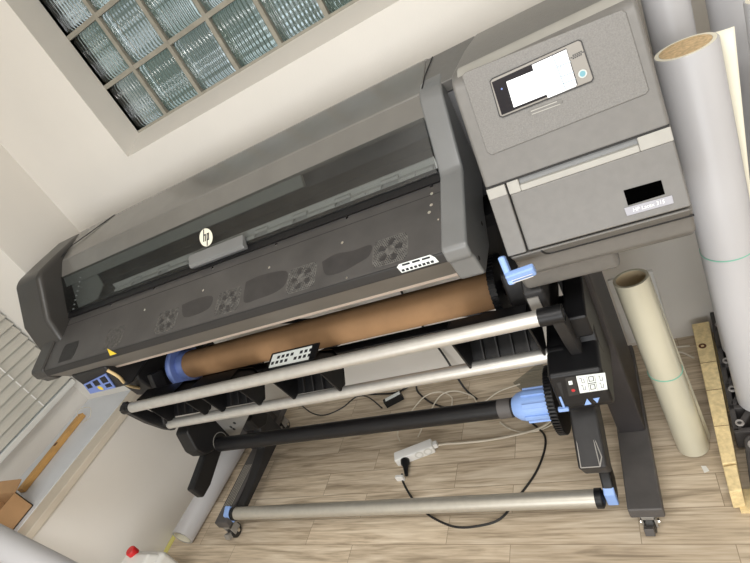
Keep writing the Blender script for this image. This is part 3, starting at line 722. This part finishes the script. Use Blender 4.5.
# ------------------------------------------------------------------ roll core on its spindle
CY, CZ = 1.195, .762
SP = thing('core_spindle', 'brown cardboard core on a spindle with a periwinkle blue end disc under the printer front', 'spindle', (-1.1, CY, CZ))
MB().lathe((-1.70, CY, CZ), X, [(0, .046), (0, .0555), (1.305, .0555), (1.305, .046)], 40).build('cardboard_core', 'kraft', SP)
MB().lathe((-1.748, CY, CZ), X, [(0, .03), (0, .086), (.012, .092), (.022, .092), (.028, .086), (.028, .062), (.045, .064), (.06, .058), (.06, .03)], 48).build('end_disc', 'blue_dk', SP)
MB().lathe((-1.85, CY, CZ), X, [(0, 0), (0, .02), (1.498, .02), (1.498, 0)], 24, False).build('spindle_rod', 'black', SP)
gr = MB(); gr.lathe((-.398, CY, CZ), X, [(0, .03), (0, .098), (.02, .098), (.02, .03)], 48)
for k in range(48):
    a = 2 * math.pi * k / 48; d = Vector((0, math.cos(a), math.sin(a))); q = X.cross(d)
    gr.obox(Vector((-.388, CY, CZ)) + d * .1, X * .0095, d * .003, q * .0028)
gr.build('gear_ring', 'black', SP)

# ------------------------------------------------------------------ take-up tube
TY, TZ = 1.05, .428
TU = thing('take_up_tube', 'long black take-up tube with a light blue hub between the printer legs', 'tube', (-1.1, TY, TZ))
MB().lathe((-1.732, TY + .012, TZ - .005), X + Vector((0, -.009, .004)), [(0, .02), (0, .029), (1.275, .029), (1.275, .02)], 28).build('black_tube', 'black', TU)
hb = MB(); hb.lathe((-.47, TY, TZ), X, [(0, .012), (0, .024), (.022, .04), (.045, .046), (.125, .046), (.125, .012)], 36)
for k in range(8):
    a = 2 * math.pi * k / 8; d = Vector((0, math.cos(a), math.sin(a))); q = X.cross(d)
    hb.obox(Vector((-.39, TY, TZ)) + d * .047, X * .038, d * .004, q * .007)
hb.build('blue_hub', 'blue', TU, bevel=.0015)
tp = MB(); tp.lathe((-.51, TY, TZ), X, [(0, .029), (0, .0298), (.04, .0298), (.04, .029)], 24); tp.build('tube_tape', 'foot', TU)
gr = MB(); gr.lathe((-.345, TY, TZ + .01), X, [(0, .03), (0, .092), (.022, .098), (.022, .03)], 60)
for k in range(60):
    a = 2 * math.pi * k / 60; d = Vector((0, math.cos(a), math.sin(a))); q = X.cross(d)
    gr.obox(Vector((-.335, TY, TZ + .01)) + d * .097, X * .010, d * .003, q * .0024)
gr.build('gear_ring', 'black', TU)
# tension bar near the floor
LB = thing('tension_bar', 'matte silver tension bar lying low between the printer feet', 'bar', (-1.05, .944, .11))
MB().lathe((-1.832, .944, .11), X, [(0, 0), (0, .0265), (1.512, .0265), (1.512, 0)], 32, False).build('bar', 'alu_matte', LB)
for x in (-1.833, -.321): MB().lathe((x, .944, .11), X, [(0, 0), (0, .029), (.018, .029), (.024, .02), (.024, 0)], 28, False).build('end_plug', 'black', LB)

# ------------------------------------------------------------------ tubes and rolls on the right
tc = Vector((-.0385, 1.178, 0)); tt = Vector((-.0665, 1.24, .655)); ax = (tt - tc); Lt = ax.length
T = thing('cardboard_tube', 'cream film wrapped hollow tube standing on the floor beside the right printer leg', 'tube', tc)
MB().lathe(tc + Vector((0, 0, .004)), ax, [(0, .0385), (0, .0455), (Lt, .0455), (Lt, .0385)], 48).build('wrapped_tube', 'tube', T)
MB().lathe(tc + Vector((0, 0, .004)), ax, [(.004, .0375), (Lt - .002, .0375), (Lt - .002, .0384), (.004, .0384)], 40).build('tube_lining', 'tube_in', T)
axn = ax.normalized(); cb_ = tc + axn * .325
MB().lathe(cb_, axn + Vector((.05, -.05, 0)), [(0, .0457), (0, .0475), (.003, .0475), (.003, .0457)], 40).build('rubber_band', 'teal', T)
fe = MB(); e0 = tc + Vector((.046, .01, .004))
fe.plate([e0, e0 + ax * .98, e0 + ax * .98 + Vector((-.002, .012, 0)), e0 + ax * .02 + Vector((.008, .014, 0))], (1, 0, 0), .0006); fe.build('film_edge', 'tube', T)

PZ = .105
def roll(name, label, c, r, z1, core=.040, lean=(0, 0), group='white media rolls standing on the pallets'):
    t = thing(name, label, 'roll', (c[0], c[1], PZ), group)
    a = Vector((c[0], c[1], PZ)); d = Vector((lean[0], lean[1], z1 - PZ)); L = d.length
    MB().lathe(a, d, [(0, core + .004), (0, r - .004), (.004, r), (L - .003, r), (L, r - .002), (L, core + .004)], 64).build('wound_vinyl', 'white_roll', t)
    MB().lathe(a, d, [(L - .0005, core + .005), (L - .0005, r - .0035), (L + .0006, r - .0035), (L + .0006, core + .005)], 64).build('roll_edge', 'cream', t)
    MB().lathe(a, d, [(.002, core - .004), (.002, core + .004), (L + .001, core + .004), (L + .001, core - .004)], 48).build('core_tube', 'core', t)
    MB().lathe(a, d, [(L - .006, 0), (L + .0004, 0), (L + .0004, core - .0041), (L - .006, core - .0041)], 32, False).build('core_plug', 'core', t)
    return t, a, d.normalized(), L
rA, aA, dA, LA = roll('media_roll', 'thick white roll with brown core end and a loose flap, nearest the printer', (.170, 1.246), .0595, 1.2, .044, (-.010, 0))
bandA = MB().lathe(at(724, 262, y=1.19).z * dA + Vector((aA.x, aA.y, 0)), dA, [(0, .0597), (0, .0607), (.003, .0607), (.003, .0597)], 48); bandA.build('rubber_band', 'teal', rA)
# loose end peeling off the right side of the roll
fl = MB(); rows = 12; vs = []
for k in range(rows + 1):
    t = k / rows; z = 1.198 - t * .62
    w = .040 * (1 - t) ** 1.0 + .003
    row = []
    for j in range(7):
        s_ = j / 6; a0 = math.radians(25)
        p0 = Vector((aA.x - .010 * (1 - .56 * t) + .0605 * math.cos(a0), aA.y + .0605 * math.sin(a0), z))
        row.append(p0 + Vector((.78, -.62 + .3 * s_, 0)) * (w * s_))
    vs.append(row)
bm = fl.bm; gv = [[bm.verts.new(p) for p in r_] for r_ in vs]
for a, b in zip(gv, gv[1:]):
    for j in range(6): bm.faces.new((a[j], a[j + 1], b[j + 1], b[j]))
fo = fl.build('loose_flap', 'cream', rA); so = fo.modifiers.new('thickness', 'SOLIDIFY'); so.thickness = .0012
roll('media_roll', 'tall white roll behind the loose-flap roll, against the back wall beside the printer', (.1695, 1.47), .0475, 1.52, .034)
roll('media_roll', 'wide white roll right of the gap, behind the dark-cored roll', (.318, 1.50), .068, 1.55, .038)
roll('media_roll', 'white roll at the right picture edge, its dark core showing at the top', (.325, 1.29), .05, 1.222, .034)
# wooden pallet board and black plastic pallets
PW = thing('wooden_pallet', 'rough pale wooden pallet edge on the floor beside the cream tube', 'pallet', (.07, 1.3, 0))
def slab(px, z0, z1, name, m):
    t_ = [at(u, v, z=z1) for u, v in px]
    return MB().hexa([Vector((q.x, q.y, z0)) for q in t_], t_).build(name, m, PW, bevel=.003)
bq = [at(u, v, z=.098) for u, v in ((722, 464), (736.5, 462), (709, 321), (691.5, 324))]
slab(((722, 464), (736.5, 462), (709, 321), (691.5, 324)), .02, .098, 'deck_board', 'wood')
slab(((729, 492), (742, 490), (736.3, 464), (722.7, 466.5)), .015, .095, 'end_block', 'wood')
cr = MB()
for y in (1.43, 1.31, 1.17): 
    f = (y - bq[0].y) / (bq[3].y - bq[0].y); xa, xb = bq[0].x + (bq[3].x - bq[0].x) * f, bq[1].x + (bq[2].x - bq[1].x) * f
    cr.box(xa + .001, xb - .001, y - .0008, y + .0008, .0975, .0984)
cr.build('board_crack', 'knot', PW)
kn = MB(); kn.lathe(tuple(at(702.5, 346, z=.0978)), (0, 0, 1), [(0, .005), (.001, .005), (.001, .012), (0, .012)], 16); kn.build('knot', 'knot', PW)
MB().box(.034, .075, .95, 1.014, 0, .0145).build('bottom_board', 'wood', PW); MB().box(.062, .115, 1.3, 1.65, 0, .0195).build('bottom_board', 'wood', PW)
PB = thing('plastic_pallet', 'black plastic pallet with triangular holes carrying the white rolls', 'pallet', (.3, 1.4, 0), 'black plastic pallets')
def bars(mb, segs, w, z0, z1):
    for (x0, y0), (x1, y1) in segs:
        a, b = Vector((x0, y0, 0)), Vector((x1, y1, 0)); d = (b - a).normalized(); q = Vector((-d.y, d.x, 0)) * w
        mb.hexa([p + Vector((0, 0, z0)) for p in (a - q, b - q, b + q, a + q)], [p + Vector((0, 0, z1)) for p in (a - q, b - q, b + q, a + q)])
pb = MB(); XA = .128
def xe(y): return bq[1].x + (bq[2].x - bq[1].x) * (y - bq[1].y) / (bq[2].y - bq[1].y) + .0085
ys = [1.145 + .0855 * k for k in range(7)]
segs = []
for y0, y1 in zip(ys, ys[1:]):
    segs += [((xe(y0) + .006, y0), (xe(y1) + .006, y1)), ((xe(y0), y0), (.62, y0)), ((xe(y0) + .012, y0 + .01), (xe(y0) + .062, y1 - .008)), ((xe(y0) + .066, y0), (xe(y1) + .066, y1)), ((xe(y0) + .11, y0), (xe(y0) + .16, y1)), ((xe(y0) + .17, y0), (xe(y0) + .17, y1)), ((xe(y0) + .20, y0), (xe(y0) + .28, y1)), ((xe(y0) + .3, y0), (xe(y0) + .3, y1))]
segs += [((xe(ys[-1]), ys[-1]), (.62, ys[-1])), ((.62, ys[0]), (.62, ys[-1]))]
bars(pb, segs, .0075, .03, .103)
pb.box(.13, .16, 1.17, 1.62, 0, .03); pb.box(.55, .6, 1.17, 1.62, 0, .03)
pb.build('deck', 'crate', PB, bevel=.0015, bseg=1)
for y in (1.595, 1.42, 1.3, 1.17):
    MB().lathe((xe(y) + .018, y, .102), (0, 0, 1), [(0, .006), (.004, .006), (.005, .010), (0, .012)], 20).build('washer', 'washer', PB)
PB2 = thing('plastic_pallet', 'black plastic pallet with a rounded corner, nearest at the right edge', 'pallet', (.3, .95, 0), 'black plastic pallets')
pb = MB()
out = [(.081, 1.13), (.072, 1.118), (.068, 1.10), (.048, .965), (.05, .945), (.066, .928), (.5, .89), (.5, 1.13)]
pb.hexa([(x + .022, y, .02) for x, y in out], [(x + .022, y, .10) for x, y in out])
pb.box(.11, .15, .95, 1.1, 0, .02); pb.box(.42, .48, .92, 1.1, 0, .02)
pb.build('deck', 'crate', PB2, bevel=.006)
MB().lathe((.104, .985, .0985), (0, 0, 1), [(0, .006), (.004, .006), (.005, .014), (0, .016)], 20).build('washer', 'washer', PB2)
MB().lathe((.112, 1.095, .0985), (0, 0, 1), [(0, .006), (.003, .006), (.004, .014), (0, .016)], 20).build('washer', 'washer', PB2)
sh = MB(); sh.plate([(.10, .975, .1005), (.115, .975, .1005), (.118, 1.015, .1005), (.104, 1.02, .1005)], (0, 0, 1), .0006); sh.build('deck_hole', 'pit', PB2)

# white panel on the wall behind the tube, floor scrap, film sheet
o = MB().box(-.165, -.014, 1.652, 1.668, .03, .352).build('wall_panel', 'white', bevel=.003); base(o, (-.09, 1.66, .03)); tag(o, 'white flat panel fixed low on the back wall behind the cream tube', 'panel')
o = MB().plate([at(*p, z=.001) for p in ((701, 466), (706, 466), (709.5, 471), (704.5, 473))], (0, 0, 1), .001).build('paper_scrap', 'paper'); tag(base(o, at(705, 469, z=0)), 'small white paper scrap on the floor in front of the cream tube', 'paper')
o = MB().plate([at(*p, z=.003) for p in ((513, 383), (540, 362), (550, 372), (552, 392), (530, 398))], (0, 0, 1), .0012).build('film_sheet', 'film'); tag(base(o, at(530, 380, z=.0)), 'translucent sheet lying on the floor behind the blue hub', 'sheet')

# ------------------------------------------------------------------ left side
rf = Vector((-2.165, .87, .052)); re = Vector((-2.125, 1.6, .052)); d = re - rf
WR = thing('media_roll', 'white roll lying on the floor along the left wall under the printer', 'roll', rf - Vector((0, 0, .052)), 'white media rolls')
MB().lathe(rf, d, [(0, .042), (0, .0505), (.003, .052), (d.length, .052), (d.length, .042)], 48).build('wound_vinyl', 'white_roll', WR)
MB().lathe(rf, d, [(.001, .040), (.001, .0425), (d.length, .0425), (d.length, .040)], 40).build('core_tube', 'cream', WR)
o = MB().box(-2.312, -2.285, .70, .93, .0, .004).build('paper_strip', 'yellow_p'); tag(base(o, (-2.3, .8, 0)), 'pale yellow strip on the floor along the left wall', 'strip')
# leaning roll in the lower left corner
p0 = at(-30, 527, x=-2.27); p1 = at(70, 578, x=-1.97); d = p1 - p0
t1 = -(p0.z - .06) / d.z; bot = p0 + d * t1; topp = p0 - d * .12
LR = thing('leaning_roll', 'long white roll leaning in the lower left corner, in front of the cardboard box', 'roll', (bot.x, bot.y, 0), 'white media rolls')
ax_ = topp - bot
MB().lathe(bot, ax_, [(0, .03), (0, .0465), (.003, .048), (ax_.length - .003, .048), (ax_.length, .0465), (ax_.length, .03)], 48).build('wound_vinyl', 'white_roll', LR)
MB().lathe(bot, ax_, [(.002, .028), (.002, .0305), (ax_.length, .0305), (ax_.length, .028)], 32).build('core_tube', 'core', LR)
# canister
CN = thing('canister', 'white plastic canister with a red screw cap at the bottom picture edge', 'canister', (-2.12, .68, 0))
MB().hexa([(-2.225, .60, 0), (-2.02, .60, 0), (-2.02, .735, 0), (-2.225, .735, 0)], [(-2.225, .60, .205), (-2.02, .60, .205), (-2.02, .735, .205), (-2.225, .735, .205)]).build('canister_body', 'canister', CN, bevel=.02, bseg=4)
MB().hexa([(-2.215, .61, .19), (-2.03, .61, .19), (-2.03, .725, .19), (-2.215, .725, .19)], [(-2.20, .63, .244), (-2.05, .63, .244), (-2.05, .70, .244), (-2.20, .70, .244)]).build('shoulder', 'canister', CN, bevel=.012, bseg=4)
cp_ = at(131, 551, z=.258)
MB().lathe((cp_.x, cp_.y, .235), (0, 0, 1), [(0, 0), (0, .021), (.026, .021), (.03, .018), (.03, 0)], 28, False).build('screw_cap', 'red', CN)
# sill: cardboard box, pine strip with wire
BX = thing('cardboard_box', 'small open brown cardboard box on the left window sill', 'box', (-2.52, .64, SZ))
bw = MB(); x0, x1, y0, y1, zb = -2.62, -2.425, .545, .705, SZ + .095; th = .004
bw.box(x0, x1, y0, y1, SZ + .001, SZ + .005)
bw.box(x1 - th, x1, y0, y1, SZ + .001, zb); bw.box(x0, x0 + th, y0, y1, SZ + .001, zb); bw.box(x0, x1, y0, y0 + th, SZ + .001, zb); bw.box(x0, x1, y1 - th, y1, SZ + .001, zb)
bw.build('box_body', 'box', BX)
MB().hexa([(x0, y1 - .003, zb), (x1, y1 - .003, zb), (x1 - .01, y1 + .05, zb + .012), (x0, y1 + .05, zb + .012)], [(x0, y1 - .003, zb + .004), (x1, y1 - .003, zb + .004), (x1 - .01, y1 + .05, zb + .016), (x0, y1 + .05, zb + .016)]).build('box_flap', 'box', BX)
pa, pb_ = at(20, 490, z=SZ + .02), at(81, 414, z=SZ + .02)
ST = thing('pine_strip', 'narrow pine strip with a dark knot lying on the window sill', 'strip of wood', ((pa.x + pb_.x) / 2, (pa.y + pb_.y) / 2, SZ))
pa = Vector((max(pa.x, NX + .03), pa.y, SZ)); pb_ = Vector((max(pb_.x, NX + .03), min(pb_.y, NY1 - .03), SZ)); d = (pb_ - pa).normalized(); q = Vector((-d.y, d.x, 0))
MB().obox((pa + pb_) / 2 + Vector((0, 0, .013)), d * (pb_ - pa).length / 2, q * .018, Vector((0, 0, .012))).build('strip_body', 'stick', ST, bevel=.002)
kp = pa + (pb_ - pa) * .56
MB().lathe(kp + Vector((0, 0, .0245)) - q * .0, (0, 0, 1), [(0, 0), (.001, 0), (.001, .011), (0, .011)], 14, False).build('knot', 'knot', ST)
wp = smooth_path([pb_ + Vector((0, -.02, .026)), pb_ + Vector((.02, .0, .05)), pb_ + Vector((.09, .01, .04)), pb_ + Vector((.10, -.03, .012)), pb_ + Vector((.05, -.05, .005))])
o = MB().tube(wp, .0014, 6).build('wire_loop', 'wire_w'); tag(o, 'thin wire loop at the far end of the pine strip on the sill', 'wire')
# venetian blind
BL = thing('venetian_blind', 'closed white venetian blind in the left wall window', 'blind', (-2.70, .12, .735))
sb = MB(); bx = -2.70
for k in range(31):
    z = .80 + k * .047
    sb.obox((bx, (NY0 + NY1) / 2, z), (.009, 0, -.0225), (0, (NY1 - NY0) / 2 - .012, 0), (.0008, 0, .0003))
sb.build('slats', 'blind', BL)
MB().box(bx - .014, bx + .014, NY0 + .012, NY1 - .012, .74, .768).build('bottom_rail', 'offwhite', BL, bevel=.004)
MB().box(bx - .014, bx + .02, NY0 + .012, NY1 - .012, 2.25, 2.295).build('headrail', 'offwhite', BL, bevel=.004)
for y in (NY0 + .2, .2, NY1 - .2):
    lc = MB()
    for k in range(31):
        z = .80 + k * .047
        lc.box(bx + .0105, bx + .012, y - .003, y + .003, z - .022, z + .012)
    lc.build('ladder_cord', 'white', BL)

# ------------------------------------------------------------------ cables and power strip
def cable(name, label, px, r, m, z=None, group=None, ends=None):
    zz = z if z is not None else r
    pts = [at(u, v, z=zz) for u, v in px]
    o = MB().tube(smooth_path(pts), r, 8).build(name, m); base(o, Vector((pts[0].x, pts[0].y, 0))); tag(o, label, 'cable', group); return o
cable('power_cable', 'black power cable looping from the white power strip under the tension bar', ((402, 474), (403, 482), (412, 498), (424, 511), (437, 520), (456, 527), (478, 526), (500, 519), (516, 500), (535, 474), (544, 452), (545, 437), (538, 428), (526, 419), (512, 412)), .0042, 'wire_b')
cable('extension_cable', 'white cable running right from the power strip behind the blue hub', ((434, 446), (446, 444), (462, 443), (490, 440), (520, 434), (540, 428), (552, 420)), .0042, 'wire_w', z=.0130)
cable('thin_cable', 'pale cable arching over the floor above the left end of the power strip', ((400, 441), (398, 432), (408, 416), (424, 397), (440, 392), (452, 398), (450, 412)), .003, 'wire_w', z=.0125, group='pale cables on the floor')
cable('thin_cable', 'pale cable arc left of the blue hub behind the black tube', ((418, 437), (428, 416), (440, 396), (455, 391), (472, 396), (480, 404), (498, 392), (520, 384)), .003, 'wire_w', z=.019, group='pale cables on the floor')
cable('thin_cable', 'pale cable curving under the blue hub towards the motor', ((500, 422), (508, 428), (522, 432), (540, 430), (560, 420)), .003, 'wire_w', group='pale cables on the floor')
cable('black_cable', 'thin black cable waving along the floor below the middle flap', ((300, 404), (312, 413), (325, 415), (342, 408), (356, 397), (368, 397), (382, 408)), .0035, 'wire_b', z=.0125, group='black cables behind the rods')
cable('black_cable', 'thick black cable crossing the floor behind the lower rod', ((360, 394), (380, 394), (398, 392), (414, 384), (418, 392), (430, 402), (446, 408)), .0045, 'wire_b', group='black cables behind the rods')
w_ = smooth_path([(-.93, 1.64, .62), (-.935, 1.645, .40), (-.91, 1.64, .16), (-.86, 1.56, .03), (-.80, 1.50, .006)])
o = MB().tube(w_, .005, 8).build('hanging_cable', 'wire_b'); tag(o, 'black cable hanging down the back wall under the printer', 'cable')
w_ = smooth_path([at(648, 347, z=.02), at(690, 350, z=.02), at(704, 355, z=.012)])
cable('floor_cable', 'grey cable near the back wall between cream tube and pallet, upper one', ((668, 349), (678, 347), (690, 346)), .004, 'wire_w', group='grey cables by the pallet')
cable('floor_cable', 'grey cable near the back wall between cream tube and pallet, lower one', ((668, 356), (680, 352), (694, 358)), .004, 'wire_w', group='grey cables by the pallet')
MS = [at(402, 395, z=.02), at(385, 404, z=.02)]
dv = (MS[0] - MS[1]).normalized(); qv = Vector((-dv.y, dv.x, 0))
o = MB().obox((MS[0] + MS[1]) / 2, (MS[0] - MS[1]) / 2, qv * .013, (0, 0, .019)).build('cable_coupler', 'black'); 
base(o, Vector(((MS[0].x + MS[1].x) / 2, (MS[0].y + MS[1].y) / 2, .001))); tag(o, 'black cable coupler with a white sticker on the floor behind the lower rod', 'connector')
lm_ = MB().obox((MS[0] * .55 + MS[1] * .45) + Vector((0, 0, .0195)), (MS[0] - MS[1]) * .42, qv * .010, (0, 0, .0012)).build('white_sticker', 'label'); place(lm_, o)
# power strip
s0, s1 = at(396.5, 456, z=.04), at(429, 443.5, z=.04); d = (s1 - s0).normalized(); q = Vector((-d.y, d.x, 0)); mid = (s0 + s1) / 2
PS = thing('power_strip', 'white three socket power strip on the floor under the black tube', 'power strip', (mid.x, mid.y, 0))
MB().obox((mid.x, mid.y, .0215), d * ((s1 - s0).length / 2 + .012), q * .0235, Vector((0, 0, .021))).build('strip_body', 'white', PS, bevel=.006)
for k in (.02, .06):
    pc = Vector((mid.x, mid.y, .024)) + d * k - q * .0236
    MB().lathe(pc, -q, [(0, .012), (.0012, .012), (.0012, .0185), (0, .0185)], 24).build('socket', 'offwhite', PS)
MB().obox(Vector((mid.x, mid.y, .022)) + d * ((s1 - s0).length / 2 + .018), d * .012, q * .012, Vector((0, 0, .012))).build('cable_gland', 'white', PS, bevel=.004)
pc = Vector((mid.x, mid.y, .024)) - d * .045 - q * .024
PL = MB(); PL.lathe(pc, -q, [(0, 0), (0, .019), (.016, .019), (.03, .012), (.075, .007), (.075, 0)], 24, False)
o = PL.build('power_plug', 'black'); base(o, pc); tag(o, 'black mains plug pushed into the white power strip', 'plug')
tgp = at(400, 478, z=.014)
o = MB().obox(tgp, (.018, 0, 0), (0, .007, 0), (0, 0, .013)).build('cable_tag', 'white', bevel=.003); base(o, Vector((tgp.x, tgp.y, .001))); tag(o, 'white tag wrapped round the black power cable below the plug', 'tag')

# ------------------------------------------------------------------ light
def area(name, loc, size, sy, power, rot=(0, 0, 0), col=(1, .985, .955)):
    l = bpy.data.lights.new(name, 'AREA'); l.shape = 'RECTANGLE'; l.size = size; l.size_y = sy; l.energy = power; l.color = col
    o = bpy.data.objects.new(name, l); COL.objects.link(o); o.location = loc; o.rotation_euler = rot; return o
area('ceiling_lamp', (-.05, -.40, 2.70), 1.5, .6, 40)
area('rear_fill_light', (-.4, -1.93, 1.25), 2.36, 1.46, 47, rot=(math.radians(90), 0, 0), col=(1, .992, .975))  # added fill light behind the camera, lifts the low front surfaces
wd = bpy.data.worlds.new('sky'); SC.world = wd; wd.use_nodes = True
bg = wd.node_tree.nodes['Background']; bg.inputs['Color'].default_value = (.80, .90, 1, 1); bg.inputs['Strength'].default_value = .9
SC.view_settings.view_transform = 'Standard'; SC.view_settings.look = 'None'; SC.view_settings.gamma = 1; SC.view_settings.use_curve_mapping = False
SC.view_settings.exposure = 0.2
SC.cycles.max_bounces = 10; SC.cycles.transparent_max_bounces = 12
